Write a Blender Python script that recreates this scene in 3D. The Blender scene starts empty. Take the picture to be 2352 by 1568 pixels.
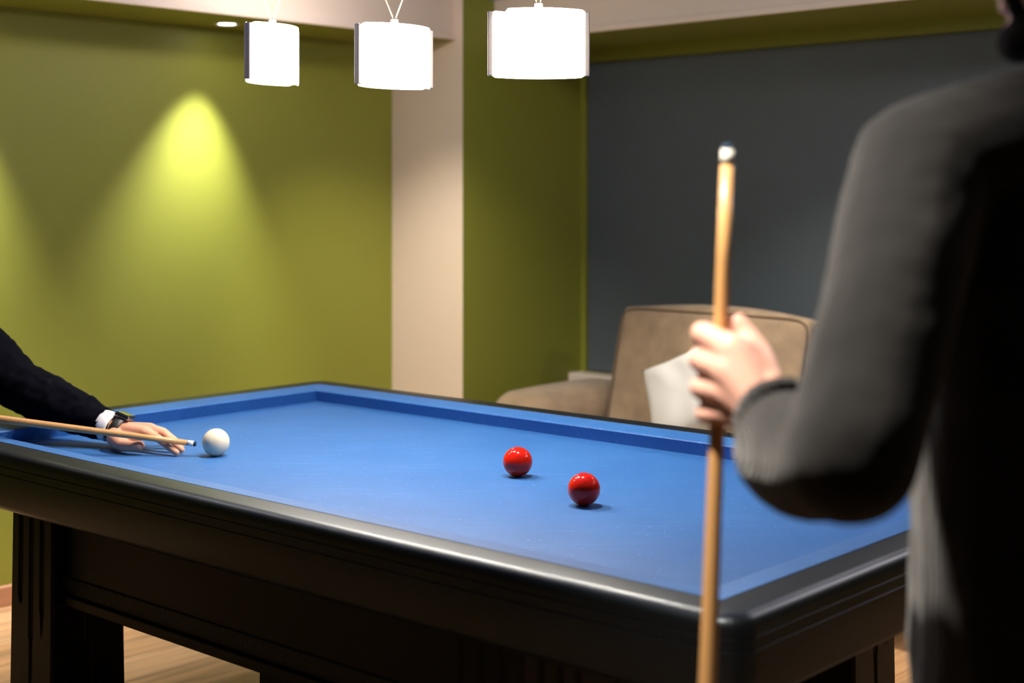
import bpy, bmesh, math, random
import numpy as np
from mathutils import Vector, Matrix

random.seed(7)
C = bpy.context.scene.collection
sc = bpy.context.scene

# ------------------------------------------------------------------ camera, world, exposure
ZC = 1.36                      # lens height above the floor
FPX = 3325.0                   # focal length in pixels of the 2352 px wide frame
VH = 451.0                     # image row of the horizon
cam_d = bpy.data.cameras.new('camera')
cam = bpy.data.objects.new('camera', cam_d)
C.objects.link(cam)
cam.location = (0, 0, ZC)
cam.rotation_euler = (math.pi / 2, 0, 0)
cam_d.sensor_width = 36.0
cam_d.lens = FPX / 2352 * 36
cam_d.shift_y = -(784 - VH) / 2352
cam_d.clip_start = 0.05
cam_d.dof.use_dof = True
cam_d.dof.focus_distance = 2.95
cam_d.dof.aperture_fstop = 3.0
sc.camera = cam

w = bpy.data.worlds.new('world')
sc.world = w
w.use_nodes = True
w.node_tree.nodes['Background'].inputs[0].default_value = (0.8, 0.86, 1.0, 1)
w.node_tree.nodes['Background'].inputs[1].default_value = 0.0

sc.view_settings.view_transform = 'Standard'
sc.view_settings.look = 'None'
sc.view_settings.gamma = 1
sc.view_settings.use_curve_mapping = False
sc.view_settings.exposure = 1.5

L_SHADE = 4.0      # radiance of the lamp diffusers
W_BULB = 9.2        # bulb inside each pendant
W_SPOT = 62.0       # recessed downlights along the green wall
W_ROOM = 0.6        # recessed downlights on the far side of the room

W_FILL = 3.6         # fill points added below ceiling downlights to brighten the border's cream inner faces
W_CEIL = 22.0       # downlights in the blue upper ceiling

# ------------------------------------------------------------------ frames
BED = ZC - 0.583               # height of the playing surface
PSI = -0.7266
TO = Vector((-0.5542, 4.1013))
te = Vector((math.cos(PSI), math.sin(PSI)))
tn = Vector((-math.sin(PSI), math.cos(PSI)))
AR = math.radians(43.6)
rn = Vector((math.sin(AR), math.cos(AR)))
re_ = Vector((math.cos(AR), -math.sin(AR)))


def T(a, b, z=0.0):            # table frame (z from the bed)
    p = TO + te * a + tn * b
    return Vector((p.x, p.y, BED + z))


def R(e, n, z=0.0):            # room frame
    p = re_ * e + rn * n
    return Vector((p.x, p.y, z))


def at(u, v, d):               # where a thing seen at that image point stands, at depth d
    return Vector(((u - 1176) / FPX * d, d, ZC - (v - VH) / FPX * d))


TROT = PSI
RROT = -AR                     # room e axis angle

# ------------------------------------------------------------------ materials


def srgb(r, g, b):
    f = lambda c: (c / 255 / 12.92) if c / 255 <= 0.04045 else ((c / 255 + 0.055) / 1.055) ** 2.4
    return (f(r), f(g), f(b), 1)


def mat(name, col, rough=0.6, metal=0.0, spec=0.5, noise=None, bump=None, emit=None, sheen=0.0, coat=0.0, trans=0.0, sss=0.0):
    m = bpy.data.materials.new(name)
    m.use_nodes = True
    nt = m.node_tree
    b = nt.nodes['Principled BSDF']
    col = tuple(col) if len(col) == 4 else tuple(col) + (1,)
    b.inputs['Base Color'].default_value = col
    b.inputs['Roughness'].default_value = rough
    b.inputs['Metallic'].default_value = metal
    b.inputs['Specular IOR Level'].default_value = spec
    b.inputs['Sheen Weight'].default_value = sheen
    b.inputs['Coat Weight'].default_value = coat
    b.inputs['Transmission Weight'].default_value = trans
    if sss:
        b.inputs['Subsurface Weight'].default_value = sss
        b.inputs['Subsurface Radius'].default_value = (0.01, 0.004, 0.002)
    if emit:
        b.inputs['Emission Color'].default_value = tuple(emit[0]) + (1,)
        b.inputs['Emission Strength'].default_value = emit[1]
    tc = None
    if noise or bump:
        tc = nt.nodes.new('ShaderNodeTexCoord')
    if noise:                    # (scale xyz, amount, detail)
        mp = nt.nodes.new('ShaderNodeMapping')
        mp.inputs['Scale'].default_value = noise[0]
        nz = nt.nodes.new('ShaderNodeTexNoise')
        nz.inputs['Scale'].default_value = 1.0
        nz.inputs['Detail'].default_value = noise[2]
        nt.links.new(tc.outputs['Object'], mp.inputs['Vector'])
        nt.links.new(mp.outputs['Vector'], nz.inputs['Vector'])
        mx = nt.nodes.new('ShaderNodeMix')
        mx.data_type = 'RGBA'
        k = noise[1]
        mx.inputs['A'].default_value = tuple(c * (1 - k) for c in col[:3]) + (1,)
        mx.inputs['B'].default_value = tuple(min(1, c * (1 + k)) for c in col[:3]) + (1,)
        nt.links.new(nz.outputs['Fac'], mx.inputs['Factor'])
        nt.links.new(mx.outputs['Result'], b.inputs['Base Color'])
    if bump:                     # (scale, strength, distance)
        nz2 = nt.nodes.new('ShaderNodeTexNoise')
        nz2.inputs['Scale'].default_value = bump[0]
        nz2.inputs['Detail'].default_value = 4
        nt.links.new(tc.outputs['Object'], nz2.inputs['Vector'])
        bp = nt.nodes.new('ShaderNodeBump')
        bp.inputs['Strength'].default_value = bump[1]
        bp.inputs['Distance'].default_value = bump[2]
        nt.links.new(nz2.outputs['Fac'], bp.inputs['Height'])
        nt.links.new(bp.outputs['Normal'], b.inputs['Normal'])
    return m


GREEN = (0.245, 0.262, 0.029)
M_green = mat('green_paint', GREEN, 0.55, noise=((1.5, 1.5, 1.5), 0.04, 3), bump=(180, 0.12, 0.002))
M_cream = mat('cream_paint', (0.82, 0.685, 0.55), 0.6, bump=(180, 0.1, 0.002))
M_bluepaint = mat('blue_paint', (0.10, 0.27, 0.72), 0.6)
M_neutral = mat('grey_paint', (0.09, 0.08, 0.07), 0.7)
M_blind = mat('grey_blind', (0.085, 0.108, 0.124), 0.62, noise=((3, 3, 3), 0.06, 3), bump=(260, 0.15, 0.001))
M_sill = mat('sill_paint', (0.78, 0.68, 0.58), 0.45)
M_base = mat('baseboard_wood', (0.50, 0.25, 0.13), 0.45, noise=((3, 3, 60), 0.2, 3))
M_wood = mat('black_stained_wood', (0.0030, 0.0038, 0.0052), 0.40, spec=0.8, noise=((60, 60, 14), 0.35, 4), bump=(90, 0.05, 0.001))
M_under = mat('black_stained_wood_matt', (0.0030, 0.0038, 0.0052), 0.42, spec=0.3, noise=((60, 60, 14), 0.35, 4), bump=(90, 0.05, 0.001))
M_bead = mat('worn_bead', (0.012, 0.012, 0.013), 0.5, bump=(220, 0.9, 0.004))
M_shaft = mat('maple_shaft', (0.66, 0.36, 0.14), 0.32, noise=((90, 90, 3), 0.10, 3), coat=0.2)
M_ferrule = mat('ferrule_white', (0.82, 0.80, 0.72), 0.3)
M_tip = mat('chalked_tip', (0.012, 0.045, 0.10), 0.85, bump=(900, 0.4, 0.001))
M_buttwrap = mat('butt_wrap', (0.02, 0.015, 0.013), 0.4)
M_white_ball = mat('ivory_ball', (0.80, 0.73, 0.56), 0.03, spec=0.4)
M_red_ball = mat('red_ball', (0.70, 0.016, 0.005), 0.03, spec=0.4)
M_metal = mat('brushed_aluminium', (0.74, 0.65, 0.59), 0.5, 0.25, noise=((4, 4, 200), 0.1, 2))
M_collar = mat('clear_collar', (0.9, 0.86, 0.74), 0.25)
M_cable = mat('cable', (0.80, 0.70, 0.45), 0.35, 0.3)
M_diff = mat('lit_diffuser', (0.9, 0.88, 0.84), 0.5, emit=((1.0, 0.90, 0.80), L_SHADE))
M_bulb = mat('bulb_glass', (0.9, 0.9, 0.85), 0.2, emit=((1.0, 0.88, 0.74), 12))
M_spotlens = mat('downlight_lens', (0.9, 0.9, 0.9), 0.3, emit=((1.0, 0.95, 0.88), 8))
M_sofa = mat('taupe_suede', (0.32, 0.225, 0.135), 0.8, sheen=0.35, noise=((14, 14, 14), 0.45, 6), bump=(60, 0.15, 0.003))
M_dark = mat('sofa_piping', (0.17, 0.112, 0.066), 0.8)
M_cushion = mat('white_linen', (0.74, 0.73, 0.69), 0.85, bump=(350, 0.25, 0.001))
M_skin = mat('skin', (0.70, 0.36, 0.24), 0.45, sss=0.12, noise=((40, 40, 40), 0.10, 3))
M_skin2 = mat('skin_pale', (0.76, 0.42, 0.33), 0.45, sss=0.12, noise=((40, 40, 40), 0.08, 3))
M_navy = mat('navy_knit', (0.0012, 0.0015, 0.0040), 0.95, spec=0.06, bump=(350, 0.3, 0.002))
M_shirt = mat('white_shirt', (0.80, 0.80, 0.84), 0.7)
M_trousers = mat('black_trousers', (0.012, 0.012, 0.015), 0.8)
M_shoe = mat('black_leather', (0.012, 0.011, 0.010), 0.35)
M_hair = mat('dark_hair', (0.006, 0.005, 0.0045), 0.85, spec=0.12, bump=(220, 0.7, 0.006))
M_eye = mat('eye_white', (0.75, 0.73, 0.70), 0.15)
M_iris = mat('iris', (0.03, 0.02, 0.012), 0.2)
M_strap = mat('watch_strap', (0.012, 0.012, 0.013), 0.45)
M_case = mat('watch_case', (0.30, 0.27, 0.24), 0.18, 1.0)
M_glass = mat('watch_glass', (0.005, 0.005, 0.006), 0.03, spec=0.8, coat=1.0)
M_screw = mat('fixture_white', (0.75, 0.72, 0.68), 0.4)


M_wood.node_tree.nodes['Principled BSDF'].inputs['Specular Tint'].default_value = (0.76, 0.90, 1.0, 1)


def knit_material():
    m = mat('charcoal_knit', (0.013, 0.0128, 0.013), 0.9, spec=0.25, sheen=0.22)
    nt = m.node_tree
    b = nt.nodes['Principled BSDF']
    tc = nt.nodes.new('ShaderNodeTexCoord')
    mp = nt.nodes.new('ShaderNodeMapping')
    mp.inputs['Scale'].default_value = (130, 130, 14)
    wv = nt.nodes.new('ShaderNodeTexWave')
    wv.inputs['Scale'].default_value = 1.0
    wv.inputs['Distortion'].default_value = 1.5
    nt.links.new(tc.outputs['Object'], mp.inputs['Vector'])
    nt.links.new(mp.outputs['Vector'], wv.inputs['Vector'])
    bp = nt.nodes.new('ShaderNodeBump')
    bp.inputs['Strength'].default_value = 0.3
    bp.inputs['Distance'].default_value = 0.003
    nt.links.new(wv.outputs['Fac'], bp.inputs['Height'])
    nt.links.new(bp.outputs['Normal'], b.inputs['Normal'])
    return m


M_knit = knit_material()


def cloth_material():
    m = bpy.data.materials.new('blue_billiard_cloth')
    m.use_nodes = True
    nt = m.node_tree
    b = nt.nodes['Principled BSDF']
    b.inputs['Roughness'].default_value = 0.54
    b.inputs['Specular IOR Level'].default_value = 0.6
    b.inputs['Sheen Weight'].default_value = 0.05
    b.inputs['Sheen Roughness'].default_value = 0.4
    b.inputs['Sheen Tint'].default_value = (0.75, 0.85, 1, 1)
    tc = nt.nodes.new('ShaderNodeTexCoord')
    base = (0.018, 0.124, 0.385, 1)

    def noise(scale, det, sx=(1, 1, 1)):
        mp = nt.nodes.new('ShaderNodeMapping')
        mp.inputs['Scale'].default_value = sx
        n = nt.nodes.new('ShaderNodeTexNoise')
        n.inputs['Scale'].default_value = scale
        n.inputs['Detail'].default_value = det
        nt.links.new(tc.outputs['Object'], mp.inputs['Vector'])
        nt.links.new(mp.outputs['Vector'], n.inputs['Vector'])
        return n

    def ramp(src, lo, hi):
        r = nt.nodes.new('ShaderNodeMapRange')
        r.inputs['From Min'].default_value = lo
        r.inputs['From Max'].default_value = hi
        nt.links.new(src, r.inputs['Value'])
        return r.outputs['Result']

    def mix(a, bcol, fac):
        x = nt.nodes.new('ShaderNodeMix')
        x.data_type = 'RGBA'
        if isinstance(a, tuple):
            x.inputs['A'].default_value = a
        else:
            nt.links.new(a, x.inputs['A'])
        x.inputs['B'].default_value = bcol
        nt.links.new(fac, x.inputs['Factor'])
        return x.outputs['Result']

    c = mix(base, (0.024, 0.142, 0.42, 1), ramp(noise(6, 4).outputs['Fac'], 0.35, 0.7))
    # chalk dust: small flecks and long thin streaks
    c = mix(c, (0.22, 0.34, 0.68, 1), ramp(noise(150, 1).outputs['Fac'], 0.72, 0.80))
    for rot, off in ((0.5, 0.0), (-0.9, 3.0), (1.3, 7.0)):
        mp = nt.nodes.new('ShaderNodeMapping')
        mp.inputs['Rotation'].default_value = (0, 0, rot)
        mp.inputs['Location'].default_value = (off, off, 0)
        mp.inputs['Scale'].default_value = (3.5, 260, 1)
        n = nt.nodes.new('ShaderNodeTexNoise')
        n.inputs['Scale'].default_value = 1
        n.inputs['Detail'].default_value = 1
        nt.links.new(tc.outputs['Object'], mp.inputs['Vector'])
        nt.links.new(mp.outputs['Vector'], n.inputs['Vector'])
        c = mix(c, (0.12, 0.25, 0.62, 1), ramp(n.outputs['Fac'], 0.70, 0.82))
    nt.links.new(c, b.inputs['Base Color'])
    bp = nt.nodes.new('ShaderNodeBump')
    bp.inputs['Strength'].default_value = 0.15
    bp.inputs['Distance'].default_value = 0.001
    nt.links.new(noise(900, 2).outputs['Fac'], bp.inputs['Height'])
    nt.links.new(bp.outputs['Normal'], b.inputs['Normal'])
    return m


M_cloth = cloth_material()


def plank_material(k):
    cols = [(0.42, 0.23, 0.10), (0.375, 0.20, 0.085), (0.45, 0.255, 0.118)]
    m = mat('oak_plank', cols[k], 0.42)
    nt = m.node_tree
    b = nt.nodes['Principled BSDF']
    tc = nt.nodes.new('ShaderNodeTexCoord')
    oi = nt.nodes.new('ShaderNodeObjectInfo')
    add = nt.nodes.new('ShaderNodeVectorMath')
    add.operation = 'ADD'
    sc_ = nt.nodes.new('ShaderNodeVectorMath')
    sc_.operation = 'SCALE'
    sc_.inputs['Scale'].default_value = 37.0
    cmb = nt.nodes.new('ShaderNodeCombineXYZ')
    nt.links.new(oi.outputs['Random'], cmb.inputs[0])
    nt.links.new(oi.outputs['Random'], cmb.inputs[1])
    nt.links.new(cmb.outputs[0], sc_.inputs[0])
    nt.links.new(tc.outputs['Object'], add.inputs[0])
    nt.links.new(sc_.outputs[0], add.inputs[1])
    mp = nt.nodes.new('ShaderNodeMapping')
    mp.inputs['Scale'].default_value = (30, 2.2, 1)
    nz = nt.nodes.new('ShaderNodeTexNoise')
    nz.inputs['Scale'].default_value = 1
    nz.inputs['Detail'].default_value = 5
    nz.inputs['Distortion'].default_value = 0.6
    nt.links.new(add.outputs[0], mp.inputs['Vector'])
    nt.links.new(mp.outputs['Vector'], nz.inputs['Vector'])
    mx = nt.nodes.new('ShaderNodeMix')
    mx.data_type = 'RGBA'
    mx.inputs['A'].default_value = tuple(c * 0.62 for c in cols[k]) + (1,)
    mx.inputs['B'].default_value = tuple(c * 1.12 for c in cols[k]) + (1,)
    mr = nt.nodes.new('ShaderNodeMapRange')
    mr.inputs['From Min'].default_value = 0.32
    mr.inputs['From Max'].default_value = 0.58
    nt.links.new(nz.outputs['Fac'], mr.inputs['Value'])
    nt.links.new(mr.outputs['Result'], mx.inputs['Factor'])
    nt.links.new(mx.outputs['Result'], b.inputs['Base Color'])
    return m


# ------------------------------------------------------------------ building helpers


def link(name, me, m=None, parent=None, smooth=False):
    o = bpy.data.objects.new(name, me)
    C.objects.link(o)
    if m is not None:
        for mm in (m if isinstance(m, (list, tuple)) else [m]):
            me.materials.append(mm)
    if parent is not None:
        o.parent = parent
        o.matrix_parent_inverse = parent.matrix_basis.inverted()
    if smooth:
        for p in me.polygons:
            p.use_smooth = True
    return o


def bm_obj(name, bm, m=None, parent=None, smooth=False, recalc=True):
    if recalc:
        bmesh.ops.recalc_face_normals(bm, faces=bm.faces)
    me = bpy.data.meshes.new(name)
    bm.to_mesh(me)
    bm.free()
    return link(name, me, m, parent, smooth)


def root(name, loc, label, cat, group=None):
    o = bpy.data.objects.new(name, None)
    o.empty_display_size = 0.1
    C.objects.link(o)
    o.location = loc
    return tag(o, label, cat, group)


def tag(o, label, cat, group=None):
    o['label'] = label
    o['category'] = cat
    if group:
        o['group'] = group
    return o


def struct(o):
    o['kind'] = 'structure'
    return o


def box_bm(bm, fr, a0, a1, b0, b1, z0, z1, bev=0.0, seg=2):
    vs = [bm.verts.new(fr(a, b, z)) for a in (a0, a1) for b in (b0, b1) for z in (z0, z1)]
    idx = [(0, 1, 3, 2), (4, 6, 7, 5), (0, 4, 5, 1), (2, 3, 7, 6), (0, 2, 6, 4), (1, 5, 7, 3)]
    fs = [bm.faces.new([vs[i] for i in f]) for f in idx]
    bmesh.ops.recalc_face_normals(bm, faces=fs)
    if bev:
        es = set(e for f in fs for e in f.edges)
        bmesh.ops.bevel(bm, geom=list(es), offset=bev, segments=seg, affect='EDGES', profile=0.5)
    return fs


def box(name, fr, a0, a1, b0, b1, z0, z1, m, parent=None, bev=0.0, seg=2):
    bm = bmesh.new()
    box_bm(bm, fr, a0, a1, b0, b1, z0, z1, bev, seg)
    return bm_obj(name, bm, m, parent)


def tube_bm(bm, pts, rad, seg=16, caps=True):
    pts = [Vector(p) for p in pts]
    rings = []
    n = len(pts)
    t0 = (pts[1] - pts[0]).normalized()
    up = Vector((0, 0, 1)) if abs(t0.z) < 0.9 else Vector((1, 0, 0))
    x = t0.cross(up).normalized()
    for i, p in enumerate(pts):
        t = (pts[min(i + 1, n - 1)] - pts[max(i - 1, 0)]).normalized()
        x = (x - t * x.dot(t)).normalized()
        y = t.cross(x)
        r = rad[i] if isinstance(rad, (list, tuple)) else rad
        rings.append([bm.verts.new(p + (x * math.cos(2 * math.pi * k / seg) + y * math.sin(2 * math.pi * k / seg)) * r) for k in range(seg)])
    for i in range(n - 1):
        for k in range(seg):
            bm.faces.new((rings[i][k], rings[i][(k + 1) % seg], rings[i + 1][(k + 1) % seg], rings[i + 1][k]))
    if caps:
        bm.faces.new(rings[0][::-1])
        bm.faces.new(rings[-1])
    return rings


def tube(name, pts, rad, m, parent=None, seg=16, smooth=True):
    bm = bmesh.new()
    tube_bm(bm, pts, rad, seg)
    o = bm_obj(name, bm, m, parent)
    if smooth:
        for p in o.data.polygons:
            p.use_smooth = len(p.vertices) == 4
    return o


def lathe_bm(bm, prof, M, seg=32):
    rings = []
    for r, z in prof:
        if r < 1e-6:
            rings.append([bm.verts.new(M @ Vector((0, 0, z)))])
        else:
            rings.append([bm.verts.new(M @ Vector((r * math.cos(2 * math.pi * k / seg), r * math.sin(2 * math.pi * k / seg), z))) for k in range(seg)])
    for A, B in zip(rings, rings[1:]):
        for k in range(seg):
            a0, a1 = A[k % len(A)], A[(k + 1) % len(A)]
            b0, b1 = B[k % len(B)], B[(k + 1) % len(B)]
            f = [v for i, v in enumerate((a0, a1, b1, b0)) if v not in (a0, a1, b1, b0)[:i]]
            if len(f) >= 3:
                bm.faces.new(f)


def lathe(name, prof, M, m, parent=None, seg=32, smooth=True):
    bm = bmesh.new()
    lathe_bm(bm, prof, M, seg)
    return bm_obj(name, bm, m, parent, smooth)


def frame_at(p, z, x=None):
    z = Vector(z).normalized()
    x = Vector(x) if x is not None else (Vector((1, 0, 0)) if abs(z.x) < 0.9 else Vector((0, 1, 0)))
    x = (x - z * x.dot(z)).normalized()
    y = z.cross(x)
    M = Matrix((x, y, z)).transposed().to_4x4()
    M.translation = Vector(p)
    return M


def soft_box_bm(bm, M, sx, sy, sz, r, bulge=0.0, n=10):
    """rounded, slightly inflated box centred at M"""
    cache = {}

    def vert(p):
        key = tuple(round(c, 5) for c in p)
        if key in cache:
            return cache[key]
        h = Vector((sx / 2, sy / 2, sz / 2))
        q = Vector((p[0] * h.x, p[1] * h.y, p[2] * h.z))
        core = Vector([max(-(h[i] - r), min(h[i] - r, q[i])) for i in range(3)])
        d = q - core
        if d.length > 1e-9:
            q = core + d.normalized() * r
        bx = (1 - p[1] ** 2) * (1 - p[2] ** 2)
        by = (1 - p[0] ** 2) * (1 - p[2] ** 2)
        bz = (1 - p[0] ** 2) * (1 - p[1] ** 2)
        q += Vector((p[0] * bx, p[1] * by, p[2] * bz)) * bulge
        v = bm.verts.new(M @ q)
        cache[key] = v
        return v
    g = [math.sin((i / n - 0.5) * math.pi * 0.98) / math.sin(0.49 * math.pi) for i in range(n + 1)]
    for ax in range(3):
        for s in (-1, 1):
            for i in range(n):
                for j in range(n):
                    q = []
                    for (a, b) in ((i, j), (i + 1, j), (i + 1, j + 1), (i, j + 1)):
                        p = [0, 0, 0]
                        p[ax] = s
                        p[(ax + 1) % 3] = g[a]
                        p[(ax + 2) % 3] = g[b]
                        q.append(vert(tuple(p)))
                    try:
                        bm.faces.new(q)
                    except ValueError:
                        pass


def soft_box(name, M, size, r, bulge, m, parent=None, n=10):
    bm = bmesh.new()
    soft_box_bm(bm, M, *size, r, bulge, n)
    return bm_obj(name, bm, m, parent, True)


# organic surfaces: tapered limbs fused into one skin by a voxel remesh
SPH = {}


def unit_sphere():
    if not SPH:
        bm = bmesh.new()
        bmesh.ops.create_icosphere(bm, subdivisions=2, radius=1)
        bm.verts.ensure_lookup_table()
        SPH['v'] = np.array([v.co[:] for v in bm.verts])
        SPH['f'] = [[v.index for v in f.verts] for f in bm.faces]
        bm.free()
    return SPH['v'], SPH['f']


class Flesh:
    def __init__(self):
        self.v, self.f = [], []

    def add(self, V, F):
        n = len(self.v)
        self.v.extend([tuple(x) for x in V])
        self.f.extend([[i + n for i in f] for f in F])

    def ell(self, c, rad, M=None):
        V, F = unit_sphere()
        rad = np.array(rad if hasattr(rad, '__len__') else (rad,) * 3, float)
        P = V * rad
        if M is not None:
            P = P @ np.array(M.to_3x3()).T
        self.add(P + np.array(c), F)
        return self

    def limb(self, *pr, flat=None):
        """chain of (point, radius)"""
        for p, r in pr:
            self.ell(p, r)
        for (p, r), (q, s) in zip(pr, pr[1:]):
            p, q = Vector(p), Vector(q)
            d = q - p
            if d.length < 1e-5:
                continue
            M = frame_at(p, d)
            k = 14
            V, F = [], []
            L = d.length
            sa = (r - s) / L
            if abs(sa) > 0.95:
                continue
            ca = math.sqrt(1 - sa * sa)
            for (rr, z) in ((r * ca, r * sa), (s * ca, L + s * sa)):
                for j in range(k):
                    V.append(M @ Vector((rr * math.cos(2 * math.pi * j / k), rr * math.sin(2 * math.pi * j / k), z)))
            for j in range(k):
                F.append([j, (j + 1) % k, k + (j + 1) % k, k + j])
            F.append(list(range(k))[::-1])
            F.append(list(range(k, 2 * k)))
            self.add(V, F)
        return self

    def build(self, name, m, parent=None, voxel=0.006, smooth=3, folds=None):
        me = bpy.data.meshes.new('tmp')
        me.from_pydata(self.v, [], self.f)
        o = bpy.data.objects.new('tmp', me)
        C.objects.link(o)
        rm = o.modifiers.new('r', 'REMESH')
        rm.mode = 'VOXEL'
        rm.voxel_size = voxel
        sm = o.modifiers.new('s', 'SMOOTH')
        sm.iterations = smooth
        sm.factor = 0.5
        if folds:                # (size, strength)
            tx = bpy.data.textures.new('folds', 'CLOUDS')
            tx.noise_scale = folds[0]
            dm = o.modifiers.new('d', 'DISPLACE')
            dm.texture = tx
            dm.texture_coords = 'GLOBAL'
            dm.strength = folds[1]
            dm.mid_level = 0.5
        dg = bpy.context.evaluated_depsgraph_get()
        out = bpy.data.meshes.new_from_object(o.evaluated_get(dg))
        bpy.data.objects.remove(o)
        out.name = name
        return link(name, out, m, parent, True)


# ------------------------------------------------------------------ the room
E0, E1 = -4.54, 1.30           # left wall, opposite wall
N0, NP, N1 = -1.9, 4.04, 4.757  # wall behind the lens, pillar face, alcove back
EP = -4.118                    # right side of the pillar
ZS, ZU = ZC + 0.63, ZC + 0.63 + 0.168   # lowered border, upper ceiling
BE0, BE1, BN0, BN1 = -4.167, -0.25, -1.2, 4.22   # opening of the lowered border

struct(box('wall_left', R, E0 - 0.1, E0, N0 - 0.1, N1 + 0.1, 0, ZU, M_green))
struct(box('wall_right', R, E1, E1 + 0.1, N0 - 0.1, N1 + 0.1, 0, ZU, M_neutral))
struct(box('wall_front', R, E0, E1, N0 - 0.1, N0, 0, ZU, M_neutral))

# alcove wall with a wide shallow recess: a green border left proud around the blind
bm = bmesh.new()
RE0, RE1, RZ0, RZ1 = EP + 0.028, 0.9, 0.605, ZS - 0.052
box_bm(bm, R, E0, E1, N1 + 0.03, N1 + 0.1, 0, ZU)
box_bm(bm, R, E0, RE0, N1, N1 + 0.03, 0, ZU)
box_bm(bm, R, RE1, E1, N1, N1 + 0.03, 0, ZU)
box_bm(bm, R, RE0, RE1, N1, N1 + 0.03, RZ1, ZU)
box_bm(bm, R, RE0, RE1, N1, N1 + 0.03, 0, RZ0)
struct(bm_obj('wall_back', bm, M_green))
bl = root('roller_blind', R((RE0 + RE1) / 2, N1 + 0.02, RZ0), 'wide flat dark grey blind filling the recess above the sofa', 'blind')
box('blind_panel', R, RE0 + 0.004, RE1 - 0.004, N1 + 0.012, N1 + 0.022, RZ0 + 0.03, RZ1 - 0.003, M_blind, bl)
box('bottom_bar', R, RE0 + 0.004, RE1 - 0.004, N1 + 0.006, N1 + 0.024, RZ0 + 0.004, RZ0 + 0.03, M_blind, bl, 0.003)
wi = bpy.data.objects.new('window_1', None)
C.objects.link(wi)
wi.location = R(-1.6, N1, RZ0)
struct(wi)
box('window_sill', R, EP + 0.001, E1 - 0.001, N1 - 0.085, N1, RZ0 - 0.042, RZ0 - 0.001, M_sill, wi, 0.006)

# pillar: cream front, green flank
bm = bmesh.new()
fs = box_bm(bm, R, E0, EP, NP, N1 + 0.02, 0, ZU)
pil = bm_obj('pillar', bm, [M_cream, M_green])
for p in pil.data.polygons:
    nn = p.normal
    p.material_index = 0 if nn.dot(Vector((-rn.x, -rn.y, 0))) > 0.9 else 1
struct(pil)

# lowered ceiling border (green underside, cream inner faces) and blue ceiling above
bm = bmesh.new()
ring_o = [(E0, N0), (E1, N0), (E1, N1 + 0.03), (E0, N1 + 0.03)]
ring_i = [(BE0, BN0), (BE1, BN0), (BE1, BN1), (BE0, BN1)]
vo = [bm.verts.new(R(a, b, ZS)) for a, b in ring_o]
vi = [bm.verts.new(R(a, b, ZS)) for a, b in ring_i]
vt = [bm.verts.new(R(a, b, ZU)) for a, b in ring_o]
vu = [bm.verts.new(R(a, b, ZU)) for a, b in ring_i]
for k in range(4):
    l = (k + 1) % 4
    bm.faces.new((vo[k], vi[k], vi[l], vo[l]))
    f = bm.faces.new((vi[k], vu[k], vu[l], vi[l]))
    f.material_index = 1
    bm.faces.new((vt[k], vo[k], vo[l], vt[l]))
    bm.faces.new((vu[k], vt[k], vt[l], vu[l]))
struct(bm_obj('ceiling_border', bm, [M_green, M_cream]))
bm = bmesh.new()                # small cream moulding along the lower inner edge
for (a0, a1, b0, b1) in ((BE0 - 0.001, BE0 + 0.012, BN0, BN1), (BE1 - 0.012, BE1 + 0.001, BN0, BN1)):
    box_bm(bm, R, a0, a1, b0, b1, ZS - 0.004, ZS + 0.022, 0.004)
for (b0, b1) in ((BN0 - 0.001, BN0 + 0.012), (BN1 - 0.012, BN1 + 0.001)):
    box_bm(bm, R, BE0 + 0.012, BE1 - 0.012, b0, b1, ZS - 0.004, ZS + 0.022, 0.004)
struct(bm_obj('trim_1', bm, M_cream))
struct(box('ceiling', R, BE0 - 0.05, BE1 + 0.05, BN0 - 0.05, BN1 + 0.05, ZU, ZU + 0.06, M_bluepaint))
struct(box('baseboard_left', R, E0, E0 + 0.014, N0, NP, 0.0, 0.068, M_base, None, 0.004))
struct(box('baseboard_back', R, EP, E1, N1 - 0.014, N1, 0.0, 0.068, M_base, None, 0.004))
struct(box('baseboard_pillar', R, E0 + 0.014, EP + 0.014, NP - 0.014, NP, 0.0, 0.068, M_base, None, 0.004))

# floor: a slab with separate planks on it
flo = struct(box('floor', R, E0 - 0.1, E1 + 0.1, N0 - 0.1, N1 + 0.1, -0.10, -0.012, M_neutral))
PW, PL = 0.192, 1.28
pmats = [plank_material(k) for k in range(3)]
pm = []
for k in range(3):
    bm = bmesh.new()
    box_bm(bm, lambda a, b, z: Vector((a, b, z)), 0.0008, PW - 0.0008, 0.0008, PL - 0.0008, -0.012, 0.0, 0.0015, 1)
    bmesh.ops.recalc_face_normals(bm, faces=bm.faces)
    me = bpy.data.meshes.new('plank')
    bm.to_mesh(me)
    bm.free()
    me.materials.append(pmats[k])
    pm.append(me)
i = 0
e = E0
while e < E1 - 0.02:
    n = N0 - PL * [0.0, 0.37, 0.71, 0.18, 0.55][i % 5]
    while n < N1:
        o = bpy.data.objects.new('plank', pm[random.randrange(3)])
        C.objects.link(o)
        o.parent = flo
        o.location = R(e, n, 0)
        o.rotation_euler = (0, 0, RROT)
        n += PL
    e += PW
    i += 1

# ------------------------------------------------------------------ billiard table
tb = root('billiard_table', T(1, -0.5, -BED), 'large dark wooden carom billiard table with blue cloth and no pockets', 'table')
DC, DO = 0.059, 0.128


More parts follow.
